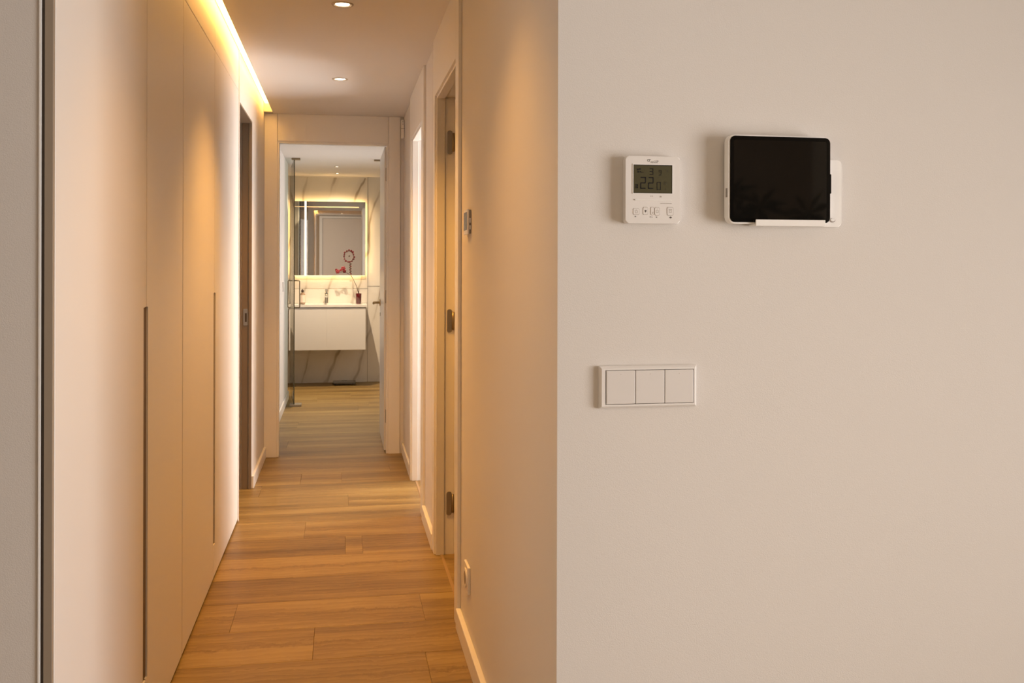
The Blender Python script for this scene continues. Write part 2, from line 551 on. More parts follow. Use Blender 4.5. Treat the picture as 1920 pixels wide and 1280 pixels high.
# end of hall frame wall
struct(boxes('wall_end', [(-0.62, -0.44, YE + 0.03, 6.62, 0, 2.4), (0.392, XO, YE + 0.008, 6.62, 0, 2.4), (-0.44, 0.33, YE + 0.03, 6.62, 2.12, 2.4)], 'paint'))
# bathroom
struct(box('wall_bath_left', -0.63, -0.509, 6.62, 9.35, 0, ZB, 'paint', bev=0.002))
struct(boxes('wall_bath_right', [(1.3, 1.42, 6.62, 7.70, 0, ZB), (1.3, 1.42, 9.0, YB, 0, ZB), (1.3, 1.42, 7.70, 9.0, 0, 0.8), (1.3, 1.42, 7.70, 9.0, 1.9, ZB)], 'marble'))
window('window_3', 7.70, 9.0, 0.8, 1.9, 1.36)
struct(boxes('wall_bath_shower', [(-1.8, -1.7, 6.62, YB, 0, ZB), (-1.7, -0.63, 6.62, 6.72, 0, ZB)], 'marble'))
struct(box('wall_bath_front', XO, 1.3, 6.6, 6.72, 0, ZB, 'paint'))
wb = struct(box('wall_bath_back', -1.7, 1.3, YB, YB + 0.12, 0, ZB, 'underlay'))
for (a, b, z0, z1, pr) in ((-1.7, -0.552, 0.0, ZB, 0.012), (-0.549, 0.277, 1.026, ZB - 0.012, 0.022), (-0.549, 0.18, 0.868, 1.023, 0.03), (0.183, 0.277, 0.868, 1.023, 0.018), (-0.549, 0.277, 0.0, 0.866, 0.022),
                           (0.280, 0.70, 1.052, ZB, 0.012), (0.280, 0.70, 0.0, 1.049, 0.008), (0.703, 1.3, 0, ZB, 0.010)):
    box('marble_slab', a, b, YB - pr, YB, z0, z1, 'marble', wb, bev=0.0012, seg=1)
struct(box('trim_4', -0.549, 0.277, YB - 0.03, YB - 0.0, ZB - 0.012, ZB, 'trim'))

# ------------------------------------------------------------------ baseboards
def bboard(name, x0, x1, y0, y1, h=0.072):
    return struct(box(name, x0, x1, y0, y1, 0, h, 'trim', bev=0.003))
bboard('baseboard_right', 0.398, XR, YF + 0.002, 3.332)
bboard('baseboard_right', 0.398, XR, 4.272, 4.788)
bboard('baseboard_right', 0.403, XR, 5.762, YE)
bboard('baseboard_left', XL, -0.493, LDb, YE - 0.001)
bboard('baseboard_front', XR - 0.0, 3.45, YF - 0.013, YF)
bboard('baseboard_bath', -0.509, -0.497, 6.63, 9.35, 0.075)

# ------------------------------------------------------------------ door surrounds on the right wall
def surround(name, ya, yb, legn, legf):
    r = sthing(name, (XP, (ya + yb) / 2, 0))
    box('side_board', XP, XR, ya - legn, ya, 0, ZC, 'trim', r, bev=0.002)
    box('side_board', XP, XR, yb, yb + legf, 0, ZC, 'trim', r, bev=0.002)
    box('header_board', XP, XR, ya, yb, DH, ZC, 'trim', r, bev=0.001)
    t = 0.012
    # jamb linings with a rebate
    box('jamb', XR - 0.004, 0.448, yb - t, yb, 0, DH, 'trim', r, bev=0.0015)
    box('jamb', 0.448, XO, yb - 0.004, yb, 0, DH, 'trim', r)
    box('jamb', XR - 0.004, 0.448, ya, ya + t, 0, DH, 'trim', r, bev=0.0015)
    box('jamb', 0.448, XO, ya, ya + 0.004, 0, DH, 'trim', r)
    box('head_jamb', XR - 0.004, 0.448, ya + t, yb - t, DH - t, DH, 'trim', r, bev=0.0015)
    box('head_jamb', 0.448, XO, ya + 0.004, yb - 0.004, DH - 0.004, DH, 'trim', r)
    box('threshold', 0.432, 0.444, ya + t, yb - t, 0.0, 0.002, 'tanstrip', r)
    return r
s1 = surround('trim_5', D1a, D1b, 0.088, 0.072)
s2 = surround('trim_6', D2a, D2b, 0.13, 0.09)

# open door into the side room, hung on the far jamb of the near opening
d1 = sthing('door_1', (0.50, 4.155, 0.0))
box('door_leaf', 0.492, 1.235, 4.156, 4.194, 0.006, DH - 0.012, 'trim', d1, bev=0.002)
def hinge(parent, z0, z1, x0=0.459, x1=0.482, y1=4.196):
    h = prism('hinge', rrect(x0, x1, z0, z1, 0.009), 'Y', y1 - 0.004, y1, 'steel', parent, bev=0.0008)
    tube('knuckle', [(x1 + 0.004, y1 - 0.006, z0 + 0.012), (x1 + 0.004, y1 - 0.006, z1 - 0.012)], 0.006, 'bronze', h)
for z0, z1 in ((1.773, 1.879), (0.984, 1.086), (0.173, 0.278)):
    hinge(d1, z0, z1)
lev = box('handle', 1.16, 1.185, 4.130, 4.156, 1.00, 1.04, 'steel', d1, bev=0.003)

# ------------------------------------------------------------------ left door recess with strike plate
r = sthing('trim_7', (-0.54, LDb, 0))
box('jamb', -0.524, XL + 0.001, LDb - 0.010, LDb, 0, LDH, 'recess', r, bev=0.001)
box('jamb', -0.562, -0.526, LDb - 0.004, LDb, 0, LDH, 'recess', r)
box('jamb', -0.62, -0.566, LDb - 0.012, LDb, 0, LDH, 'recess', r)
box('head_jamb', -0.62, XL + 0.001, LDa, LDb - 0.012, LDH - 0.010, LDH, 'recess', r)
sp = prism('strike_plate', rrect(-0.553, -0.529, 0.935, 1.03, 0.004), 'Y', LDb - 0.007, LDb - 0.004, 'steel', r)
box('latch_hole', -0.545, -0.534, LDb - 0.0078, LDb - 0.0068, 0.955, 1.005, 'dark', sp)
struct(box('trim_8', XL - 0.002, XL + 0.003, LDa - 0.024, LDa - 0.004, 0, ZC + 0.085, 'edge', bev=0.001))

# ------------------------------------------------------------------ frame at the end of the hall
r = sthing('trim_9', (0, YE, 0))
box('side_board', XL, -0.4245, YE, YE + 0.13, 0, ZC, 'trim', r, bev=0.002)
box('side_board', 0.312, 0.391, YE, YE + 0.13, 0, ZC, 'trim', r, bev=0.002)
box('header_board', -0.4235, 0.311, YE + 0.004, YE + 0.13, 2.108, ZC, 'trim', r, bev=0.002)
box('jamb', -0.4245, -0.412, YE + 0.012, YE + 0.07, 0, 2.108, 'trim', r, bev=0.001)
box('jamb', 0.299, 0.312, YE + 0.012, YE + 0.07, 0, 2.108, 'trim', r, bev=0.001)
box('head_jamb', -0.412, 0.299, YE + 0.012, YE + 0.07, 2.096, 2.108, 'trim', r, bev=0.001)
# bathroom door, standing open against the right
d2 = sthing('door_2', (0.31, YE + 0.09, 0))
box('door_leaf', 0.287, 0.325, YE + 0.085, YE + 0.835, 0.008, 2.094, 'trim', d2, bev=0.002)
for z in (0.20, 1.02, 1.86):
    tube('hinge', [(0.303, YE + 0.078, z), (0.303, YE + 0.078, z + 0.09)], 0.0075, 'bronze', d2)
hd = prism('handle_rose', [(7.222 + 0.024 * math.cos(i * PI / 10), 1.0 + 0.024 * math.sin(i * PI / 10)) for i in range(20)], 'X', 0.279, 0.287, 'brass', d2)
tube('lever', [(0.284, 7.222, 1.0), (0.246, 7.222, 1.0), (0.238, 7.216, 1.0), (0.236, 7.20, 1.0), (0.232, 7.10, 1.0)], 0.009, 'brass', hd)
box('keyhole', 0.284, 0.288, 7.212, 7.232, 0.90, 0.925, 'dark', d2)

# ------------------------------------------------------------------ fitted wardrobe
wd = thing('fitted_wardrobe', 'floor to ceiling cream wardrobe with flush doors and recessed grip slots', 'wardrobe', (-0.56, 3.35, 0))
box('carcass', -1.12, -0.545, 1.94, 4.79, 0.0, 2.36, 'carc', wd)
box('side_panel', -0.5234, XL - 0.0006, YF + 0.001, YF + 0.012, 0.012, 2.29, 'sidebrown', wd, bev=0.001)  # end panel, darker brown than the doors
DT = 2.148
X0, X1 = -0.528, XL
def door(ya, yb, notch_l=None, notch_r=None, top=DT):
    zb = 0.014
    p = [(ya, zb)]
    p.append((yb, zb))
    if notch_r:
        d, z0, z1 = notch_r
        p += [(yb, z0), (yb - d, z0), (yb - d, z1), (yb, z1)]
    p += [(yb, top), (ya, top)]
    if notch_l:
        d, z0, z1 = notch_l
        p += [(ya, z1), (ya + d, z1), (ya + d, z0), (ya, z0)]
    return prism('door', p, 'X', X0, X1, 'lacquer', wd, bev=0.0012, seg=1)
door(YF + 0.013, 2.6370, None, (0.034, 0.184, 1.169))
door(2.6455, 3.2180, (0.016, 0.184, 1.169), None)
door(3.2275, 3.9920, None, (0.016, 0.144, 1.168))
door(3.9995, 4.898, (0.031, 0.144, 1.168), None, top=DT)
box('grip_shade_fill', -0.542, -0.5125, 2.6035, 2.6610, 0.185, 1.168, 'grip', wd)  # dark fill paints the shade inside the grip slots
box('grip_shade_fill', -0.542, -0.5125, 3.9765, 4.0300, 0.145, 1.167, 'grip', wd)
for yy, za, zb_ in ((2.64125, 1.17, 2.148), (3.22275, 0.014, 2.148), (3.99575, 1.169, 2.148), (2.64125, 0.014, 0.183), (3.99575, 0.014, 0.143)):
    box('seam_shade_strip', -0.530, -0.5105, yy - 0.0040, yy + 0.0040, za, zb_, 'grip', wd)  # dark strips paint the shade of the open door seams
box('fascia', X0, X1, YF + 0.013, 4.002, DT + 0.003, ZC + 0.085, 'lacquer', wd, bev=0.001, seg=1)
box('fascia', X0, X1, 4.0045, 4.898, DT + 0.0008, ZC + 0.085, 'lacquer', wd, bev=0.0006, seg=1)
box('plinth', -0.545, -0.52, YF + 0.13, 4.895, 0, 0.06, 'dark', wd)

# ------------------------------------------------------------------ light strip in the ceiling slot
ls = thing('led_strip_light', 'warm glowing light strip recessed in the slot between wardrobe and ceiling', 'light strip', (-0.48, 4.2, ZC + 0.05))
box('diffuser', -0.500, -0.460, 1.97, 6.415, ZC + 0.052, ZC + 0.060, 'led', ls)
box('profile', -0.507, -0.4525, 1.96, 6.418, ZC + 0.060, ZC + 0.084, 'alu', ls)

# ------------------------------------------------------------------ downlights
def downlight(x, y, z, R, ri, label, group, power, angle=108, name='recessed_downlight', col=WARM, rad=0.05):
    t = thing(name, label, 'downlight', (x, y, z), group)
    lathe('trim_ring', [(ri, 0.012), (ri, -0.001), (ri + 0.002, -0.003), (R - 0.002, -0.003), (R, 0.0), (R, 0.004)], x, y, 'ring', t, n=40, z0=z)
    lathe('lens', [(0.0, -0.0012), (ri * 0.6, -0.0012), (ri, 0.0005)], x, y, 'bulb', t, n=32, z0=z)
    l = bpy.data.lights.new('downlight_beam', 'SPOT')
    l.energy = power
    l.color = col
    l.spot_size = math.radians(angle)
    l.spot_blend = 1.0
    l.shadow_soft_size = rad
    o = bpy.data.objects.new('downlight_beam', l)
    o.location = (0, 0, -0.012)
    o.parent = t
    C.objects.link(o)
    return t
downlight(0.0, 3.735, ZC, 0.043, 0.031, 'round hall ceiling downlight level with the hinged near doorway', 'hall downlights', 128)
downlight(-0.012, 5.236, ZC, 0.043, 0.031, 'round hall ceiling downlight level with the bright daylit doorway, nearest the bathroom', 'hall downlights', 128)
downlight(0.0, 2.235, ZC, 0.043, 0.031, 'round hall ceiling downlight just inside the hall mouth', 'hall downlights', 42, angle=100)
downlight(-0.05, 9.486, ZB, 0.026, 0.019, 'tiny bathroom ceiling spotlight in front of the vanity', 'bathroom spotlights', 165, angle=130, name='ceiling_spotlight', col=(1, .75, .49), rad=0.015)
downlight(-0.05, 10.194, ZB, 0.028, 0.021, 'tiny bathroom ceiling spotlight directly above the washbasin', 'bathroom spotlights', 40, angle=130, name='ceiling_spotlight', col=(1, .75, .49), rad=0.015)
downlight(0.9, -0.2, 2.52, 0.05, 0.037, 'round living room ceiling downlight opposite the tablet wall', 'living room downlights', 30, angle=150)

# ------------------------------------------------------------------ things on the wall beside the hall mouth
# triple switch
sw = thing('triple_light_switch', 'white three-rocker light switch plate on the pale wall below the thermostat', 'light switch', (0.60, YF, 1.0))
SX0, SX1, SZ0, SZ1, SY = 0.499, 0.700, 0.9995, 1.0825, YF - 0.011
bm = bmesh.new()
fr = [(SX0, SX1, SZ0, SZ1, YF), (SX0, SX1, SZ0, SZ1, YF - 0.006), (SX0 + 0.004, SX1 - 0.004, SZ0 + 0.004, SZ1 - 0.004, SY), (SX0 + 0.0115, SX1 - 0.0065, SZ0 + 0.0075, SZ1 - 0.0075, SY), (SX0 + 0.0115, SX1 - 0.0065, SZ0 + 0.0075, SZ1 - 0.0075, YF - 0.003)]
rg = [[bm.verts.new(p) for p in ((a, y, c), (b, y, c), (b, y, d), (a, y, d))] for a, b, c, d, y in fr]
for u, v in zip(rg[:-1], rg[1:]):
    for i in range(4):
        bm.faces.new((u[i], u[(i + 1) % 4], v[(i + 1) % 4], v[i]))
bm.faces.new(rg[-1])
link('frame', bm, 'plastic', sw)
xs = [SX0 + 0.0125, 0.5715, 0.632, SX1 - 0.0075]
for a, b in zip(xs[:-1], xs[1:]):
    k = box('rocker', a + 0.0006, b - 0.0006, SY - 0.0012, YF - 0.004, SZ0 + 0.0085, SZ1 - 0.0085, 'plastic_b', sw, bev=0.0012, seg=2)
    prism('indicator', [((a + b) / 2 + 0.0007 * math.cos(i * PI / 4), SZ1 - 0.016 + 0.0007 * math.sin(i * PI / 4)) for i in range(8)], 'Y', SY - 0.0014, SY - 0.001, 'lightmark', k)

# thermostat
TY = YF - 0.020
th = thing('wall_thermostat', 'white wall thermostat with olive display reading 22.0 beside the tablet', 'thermostat', (0.604, YF, 1.363))
prism('body', rrect(0.548, 0.660, 1.364, 1.4965, 0.006), 'Y', TY, YF, 'plastic', th, bev=0.0022, seg=3)
LX0, LX1, LZ0, LZ1 = 0.5635, 0.6435, 1.4235, 1.4795
lcd = prism('display', rrect(LX0, LX1, LZ0, LZ1, 0.002), 'Y', TY - 0.0006, TY + 0.004, 'lcd', th)
boxes('display_bezel', [(LX0 - 0.0016, LX1 + 0.0016, TY - 0.0011, TY + 0.002, LZ1, LZ1 + 0.0013), (LX0 - 0.0016, LX1 + 0.0016, TY - 0.0011, TY + 0.002, LZ0 - 0.0013, LZ0),
                        (LX0 - 0.0016, LX0, TY - 0.0011, TY + 0.002, LZ0, LZ1), (LX1, LX1 + 0.0016, TY - 0.0011, TY + 0.002, LZ0, LZ1)], 'edge', th)
boxes('display_shade', [(LX0, LX1, TY - 0.0009, TY, LZ1 - 0.0016, LZ1), (LX0, LX1, TY - 0.0009, TY, LZ0, LZ0 + 0.001), (LX0, LX0 + 0.0008, TY - 0.0009, TY, LZ0, LZ1), (LX1 - 0.0008, LX1, TY - 0.0009, TY, LZ0, LZ1)], 'lcdseg', lcd)
def uv(u, v): return LX0 + u * (LX1 - LX0), LZ0 + v * (LZ1 - LZ0)
SEG = {'0': 'abcdef', '2': 'abged', '3': 'abgcd', '9': 'abcdfg'}
def digit(ch, u0, u1, v0, v1, mat, wd_=0.0022):
    x0, z0 = uv(u0, v0); x1, z1 = uv(u1, v1)
    zm = (z0 + z1) / 2; h = wd_ / 2
    sg = {'a': (x0 + h, x1 - h, z1 - wd_, z1), 'd': (x0 + h, x1 - h, z0, z0 + wd_), 'g': (x0 + h, x1 - h, zm - h, zm + h),
          'f': (x0, x0 + wd_, zm + .0004, z1 - .0004), 'e': (x0, x0 + wd_, z0 + .0004, zm - .0004), 'b': (x1 - wd_, x1, zm + .0004, z1 - .0004), 'c': (x1 - wd_, x1, z0 + .0004, zm - .0004)}
    boxes('digit', [(sg[s][0], sg[s][1], TY - 0.0009, TY - 0.0004, sg[s][2], sg[s][3]) for s in SEG[ch]], mat, lcd)
digit('2', 0.175, 0.325, 0.15, 0.57, 'lcdseg')
digit('2', 0.375, 0.52, 0.15, 0.57, 'lcdseg')
digit('0', 0.60, 0.705, 0.12, 0.40, 'lcdseg', 0.0014)
digit('3', 0.41, 0.51, 0.65, 0.88, 'lcdseg', 0.0015)
digit('9', 0.655, 0.72, 0.66, 0.82, 'lcdseg', 0.0011)
def lcdbox(lst, mat):
    out = []
    for u0, u1, v0, v1 in lst:
        x0, z0 = uv(u0, v0); x1, z1 = uv(u1, v1)
        out.append((x0, x1, TY - 0.0009, TY - 0.0004, z0, z1))
    return boxes('symbol', out, mat, lcd)
lcdbox([(0.655, 0.73, 0.625, 0.642)], 'lcdseg')
lcdbox([(0.09, 0.13, 0.80, 0.86), (0.14, 0.19, 0.82, 0.87), (0.10, 0.15, 0.72, 0.77), (0.165, 0.19, 0.72, 0.77), (0.20, 0.225, 0.72, 0.745), (0.235, 0.26, 0.72, 0.74)], 'lcdseg')
lcdbox([(0.04, 0.115, 0.27, 0.305), (0.09, 0.115, 0.18, 0.305), (0.04, 0.115, 0.17, 0.2), (0.055, 0.08, 0.21, 0.26)], 'lcdseg')
lcdbox([(0.82, 0.845, 0.14, 0.175), (0.79, 0.80, 0.30, 0.42), (0.84, 0.85, 0.30, 0.42), (0.80, 0.84, 0.35, 0.365), (0.84, 0.91, 0.82, 0.835), (0.87, 0.88, 0.76, 0.82)], 'lcdfaint')
# printed mark above the display (illegible lettering): small strokes
mk = []
for x0, x1, z0, z1 in ((0.5925, 0.5990, 1.4893, 1.4903), (0.5925, 0.5935, 1.4867, 1.4893), (0.5962, 0.5970, 1.4862, 1.4893), (0.5935, 0.5965, 1.4858, 1.4866), (0.6000, 0.6055, 1.4857, 1.4864),
                       (0.5995, 0.6002, 1.4835, 1.4857), (0.6010, 0.6022, 1.4833, 1.4843), (0.6032, 0.6040, 1.4833, 1.4850), (0.6055, 0.6075, 1.4836, 1.4846), (0.6085, 0.6092, 1.4833, 1.4853), (0.6100, 0.6135, 1.4838, 1.4846),
                       (0.6060, 0.6100, 1.4868, 1.4876), (0.6110, 0.6150, 1.4864, 1.4880)):
    mk.append((x0, x1, TY - 0.0003, TY + 0.0003, z0, z1))
pm = boxes('printed_lettering', mk, 'mark', th); pm['kind'] = 'stuff'
for q in ([(0.5995, 0.6003, TY - 0.0003, TY + 0.0003, 1.4165, 1.419), (0.6025, 0.6033, TY - 0.0003, TY + 0.0003, 1.4165, 1.419), (0.6180, 0.6215, TY - 0.0003, TY + 0.0003, 1.4158, 1.4185),
                       (0.5637, 0.5663, TY - 0.0003, TY + 0.0003, 1.4095, 1.4115)]):
    box('printed_mark', *q, 'lightmark', th)
box('slider_rib', 0.5665, 0.6425, TY - 0.0016, TY + 0.001, 1.4092, 1.4112, 'edge', th, bev=0.0006)
box('slider_rib', 0.6195, 0.6425, TY - 0.0010, TY + 0.001, 1.4035, 1.4042, 'lightmark', th)
def button(cx, cz, w_, h_, sym):
    x0, x1, z0, z1 = cx - w_ / 2, cx + w_ / 2, cz - h_ / 2, cz + h_ / 2
    b = prism('button', rrect(x0, x1, z0, z1, 0.0028), 'Y', TY - 0.0004, TY + 0.001, 'lightmark', th)
    prism('button_face', rrect(x0 + 0.0006, x1 - 0.0006, z0 + 0.0006, z1 - 0.0006, 0.0024), 'Y', TY - 0.0008, TY, 'plastic', b)
    boxes('symbol', [(cx + a, cx + b2, TY - 0.0010, TY - 0.0006, cz + c, cz + d) for a, b2, c, d in sym], 'mark' if len(sym) < 3 else 'lightmark', b)
sq = [(-.0025, .0025, .0015, .0021), (-.0025, .0025, -.0028, -.0022), (-.0025, -.0019, -.0028, .0021), (.0019, .0025, -.0028, .0021)]
button(0.5695, 1.387, 0.013, 0.0130, sq + [(-.0008, .0008, .0031, .0039)])
button(0.5885, 1.3885, 0.0105, 0.0155, [(-.0018, .0018, -.0012, .0018), (-.0008, .0008, -.0028, -.0012)])
button(0.6025, 1.3885, 0.0075, 0.0165, [(-.0012, .0016, -.0050, -.0044), (.0010, .0016, -.0044, -.001), (.0000, .0006, -.0044, -.0026)])
button(0.6125, 1.388, 0.0105, 0.0160, sq + [(-.0006, .0006, .0040, .0048)])
button(0.6395, 1.3885, 0.0135, 0.0165, sq + [(-.003, .003, .0036, .0042), (-.003, -.0024, .0026, .0042), (.0024, .003, .0026, .0042)])
for x, z, w2, h2 in ((0.568, 1.3775, .0020, .0011), (0.5985, 1.3770, .0009, .0012), (0.602, 1.3765, .0012, .0007), (0.6115, 1.3765, .0016, .0010), (0.6405, 1.3762, .0030, .0020)):
    prism('printed_mark', [(x - w2, z), (x, z - h2), (x + w2, z), (x, z + h2)], 'Y', TY - 0.0003, TY + 0.0003, 'mark', th)

# tablet holder and tablet
hl = thing('tablet_wall_holder', 'white wall bracket with bottom lip carrying the black tablet', 'tablet holder', (0.92, YF, 1.36))
prism('back_plate', rrect(0.84, 1.0125, 1.3615, 1.4985, 0.008), 'Y', YF - 0.010, YF, 'edge', hl, bev=0.0012)
prism('lip', [(YF - 0.004, 1.361), (YF - 0.038, 1.361), (YF - 0.038, 1.3735), (YF - 0.0352, 1.3735), (YF - 0.0352, 1.3645), (YF - 0.004, 1.3645)], 'X', 0.8125, 0.962, 'edge', hl, bev=0.0005, seg=1)
bt = prism('release_button', [(0.992 + 0.0062 * math.cos(i * PI / 12), 1.375 + 0.0045 * math.sin(i * PI / 12)) for i in range(24)], 'Y', YF - 0.0118, YF - 0.0095, 'lightmark', hl, bev=0.0004, seg=1)
prism('button_cap', [(0.992 + 0.0048 * math.cos(i * PI / 12), 1.3758 + 0.0030 * math.sin(i * PI / 12)) for i in range(24)], 'Y', YF - 0.0130, YF - 0.0115, 'edge', bt, bev=0.0004, seg=1)
BX0, BX1, BZ0, BZ1 = 0.757, 0.976, 1.3650, 1.5425
Y1 = YF - 0.030
tb = thing('tablet_computer', 'black-screened tablet with silver rim sitting in the white wall bracket', 'tablet', ((BX0 + BX1) / 2, Y1, BZ0))
prism('case', rrect(BX0, BX1, BZ0, BZ1, 0.0125, 8), 'Y', Y1, YF - 0.0105, 'edge', tb, bev=0.0022, seg=3)
gl = prism('front_glass', rrect(BX0 + 0.0035, BX1 - 0.0004, BZ0 + 0.0030, BZ1 - 0.0022, 0.0105, 8), 'Y', Y1 - 0.0016, Y1 + 0.003, 'bezel', tb, bev=0.0006, seg=2)
prism('screen', rrect(BX0 + 0.0105, BX1 - 0.0085, BZ0 + 0.0100, BZ1 - 0.0100, 0.004), 'Y', Y1 - 0.00175, Y1 - 0.0012, 'screen', gl)
box('magnetic_pen', BX1 - 0.001, BX1 + 0.0045, Y1 + 0.002, Y1 + 0.010, 1.428, 1.468, 'bezel', tb, bev=0.0015)
box('side_button', BX0 - 0.0006, BX0 + 0.003, Y1 + 0.004, Y1 + 0.012, 1.418, 1.436, 'plastic_g', tb, bev=0.0005, seg=1)

# ------------------------------------------------------------------ small things on the hall walls
tc = thing('hall_thermostat', 'small framed room thermostat with dark screen on the hall wall beside the door', 'thermostat', (XR, 3.12, 1.383))
TX = XR - 0.0125
box('back_box', XR - 0.0075, XR, 3.078, 3.172, 1.385, 1.463, 'plastic_g', tc, bev=0.001)
box('bezel', TX, XR - 0.0075, 3.076, 3.174, 1.383, 1.465, 'plastic', tc, bev=0.0012)
box('screen', TX - 0.0008, TX + 0.002, 3.092, 3.166, 1.397, 1.456, 'lcd', tc)
box('side_slot', XR - 0.0065, XR - 0.0018, 3.0772, 3.079, 1.398, 1.412, 'edge', tc)
box('side_slot', XR - 0.0065, XR - 0.0018, 3.0772, 3.079, 1.420, 1.436, 'edge', tc)

ou = thing('wall_outlet', 'cream wall outlet low on the hall wall above the skirting', 'outlet', (XR, 3.12, 0.2))
box('plate', XR - 0.009, XR, 3.076, 3.172, 0.203, 0.292, 'plastic', ou, bev=0.002)
t = bmesh.new()
prism('socket', [(3.124 + 0.033 * math.cos(i * PI / 14), 0.2475 + 0.031 * math.sin(i * PI / 14)) for i in range(28)], 'X', XR - 0.0125, XR - 0.008, 'plastic', ou, bev=0.001)
prism('socket_well', [(3.124 + 0.022 * math.cos(i * PI / 14), 0.2475 + 0.021 * math.sin(i * PI / 14)) for i in range(28)], 'X', XR - 0.0130, XR - 0.0120, 'plastic_g', ou)

ms = thing('door_sensor', 'slim white sensor bar beside the top of the bathroom door frame', 'sensor', (0.40, 6.47, 2.14))
box('body', 0.393, XR, 6.455, 6.492, 2.142, 2.268, 'plastic', ms, bev=0.006, seg=3)
for z in (2.235, 2.252):
    bm = bmesh.new(); add_ball(bm, (0.404, 6.4552, z), 0.003); link('dot', bm, 'plastic_g', ms, True)
box('seam', 0.3925, 0.4165, 6.4545, 6.456, 2.205, 2.2075, 'plastic_g', ms)

bs = thing('bathroom_light_switch', 'small white light switch on the bathroom passage wall before the glass door', 'light switch', (-0.509, 8.56, 1.05))
box('plate', -0.509, -0.500, 8.50, 8.60, 1.05, 1.135, 'plastic', bs, bev=0.002)
box('rocker', -0.501, -0.4975, 8.512, 8.588, 1.061, 1.124, 'plastic_b', bs, bev=0.001)

# ------------------------------------------------------------------ bathroom things
vn = thing('vanity_cabinet', 'white wall-hung vanity cabinet with two plain fronts under the washbasin', 'vanity cabinet', (-0.146, 10.3, 0.394))
box('body', -0.538, 0.2465, 10.121, YB - 0.031, 0.396, 0.842, 'vanity', vn, bev=0.001)
box('drawer_front', -0.539, -0.1560, 10.10, 10.12, 0.394, 0.836, 'vanity', vn, bev=0.0012)
box('drawer_front', -0.1555, 0.248, 10.10, 10.12, 0.394, 0.836, 'vanity', vn, bev=0.0012)
ct = thing('washbasin_counter', 'white ceramic washbasin counter with shallow sunken bowl on the vanity', 'washbasin', (-0.14, 10.3, 0.843))
bm = bmesh.new()
cx0, cx1, cy0, cy1, cz0, cz1 = -0.546, 0.258, 10.090, YB - 0.031, 0.8425, 0.866
bx0, bx1, by0, by1 = -0.45, 0.09, 10.15, 10.43
for b in ((cx0, bx0, cy0, cy1, cz0, cz1), (bx1, cx1, cy0, cy1, cz0, cz1), (bx0, bx1, cy0, by0, cz0, cz1), (bx0, bx1, by1, cy1, cz0, cz1)):
    add_box(bm, *b)
link('counter_top', bm, 'ceramic', ct)
bw = boxes('bowl', [(bx0, bx1, by0, by1, cz0, cz0 + 0.003)], 'ceramic', ct)
lathe('drain', [(0, 0.002), (0.018, 0.002), (0.02, 0.0)], -0.163, 10.3, 'chrome', ct, z0=cz0 + 0.003)
boxes('rim', [(bx0 - 0.012, bx0, by0 - 0.01, by1, cz1, cz1 + 0.006), (bx1, bx1 + 0.012, by0 - 0.01, by1, cz1, cz1 + 0.006), (bx0, bx1, by1, by1 + 0.012, cz1, cz1 + 0.006)], 'ceramic', ct, bev=0.002)

fa = thing('basin_faucet', 'chrome single-lever tap standing behind the washbasin bowl', 'faucet', (-0.163, 10.455, cz1))
lathe('body', [(0, 0), (0.026, 0), (0.026, 0.005), (0.020, 0.009), (0.020, 0.118), (0.017, 0.122), (0, 0.122)], -0.163, 10.457, 'chrome', fa, z0=cz1)
tube('spout', [(-0.163, 10.45, cz1 + 0.088), (-0.163, 10.40, cz1 + 0.092), (-0.163, 10.345, cz1 + 0.088), (-0.163, 10.335, cz1 + 0.076)], 0.0135, 'chrome', fa, 14)
prism('lever', [(10.435, cz1 + 0.124), (10.475, cz1 + 0.124), (10.478, cz1 + 0.138), (10.472, cz1 + 0.156), (10.462, cz1 + 0.156), (10.45, cz1 + 0.136), (10.432, cz1 + 0.132)], 'X', -0.178, -0.148, 'chrome', fa, bev=0.003)

sp_ = thing('soap_bottle', 'slim amber soap bottle with cream label and black cap on the counter', 'bottle', (-0.414, 10.40, cz1))
lathe('bottle', [(0, 0), (0.027, 0), (0.029, 0.004), (0.029, 0.098), (0.024, 0.110), (0.012, 0.118), (0.011, 0.128), (0, 0.128)], -0.414, 10.40, 'amber', sp_, z0=cz1)
lathe('label', [(0.0296, 0.016), (0.0298, 0.018), (0.0298, 0.094), (0.0296, 0.096)], -0.414, 10.40, 'label', sp_, z0=cz1)
lathe('cap', [(0, 0.127), (0.014, 0.127), (0.014, 0.142), (0.010, 0.150), (0.006, 0.158), (0, 0.158)], -0.414, 10.40, 'cap', sp_, z0=cz1)

vx, vy = 0.178, 10.36
va = thing('flower_vase', 'dark red glass vase holding a long bare flower stem at the counter end', 'vase', (vx, vy, cz1))
lathe('glass', [(0, 0), (0.026, 0), (0.029, 0.004), (0.031, 0.10), (0.031, 0.112), (0.028, 0.112), (0.027, 0.10), (0.025, 0.01), (0, 0.01)], vx, vy, 'redglass', va, z0=cz1)
og = thing('orchid_spray', 'thin stem with a curled ring of crimson blossoms rising before the mirror', 'flower', (vx, vy, cz1 + 0.02))
path = [(vx + 0.002, vy, cz1 + 0.015), (vx - 0.003, vy, cz1 + 0.12), (vx - 0.022, vy, cz1 + 0.19), (vx - 0.05, vy, cz1 + 0.25), (vx - 0.073, vy, cz1 + 0.293), (vx - 0.084, vy, cz1 + 0.325),
        (vx - 0.087, vy, cz1 + 0.37), (vx - 0.089, vy, cz1 + 0.42), (vx - 0.093, vy, cz1 + 0.447)]
tube('stem', path, 0.0034, 'stem', og, 8, r_end=0.0024)
tube('stem_tip', [(vx + 0.002, vy + 0.004, cz1 + 0.09), (vx, vy + 0.004, cz1 + 0.135), (vx + 0.004, vy + 0.002, cz1 + 0.155)], 0.005, 'stem', og, 8, r_end=0.003)
rc = (0.075, vy, 1.378)
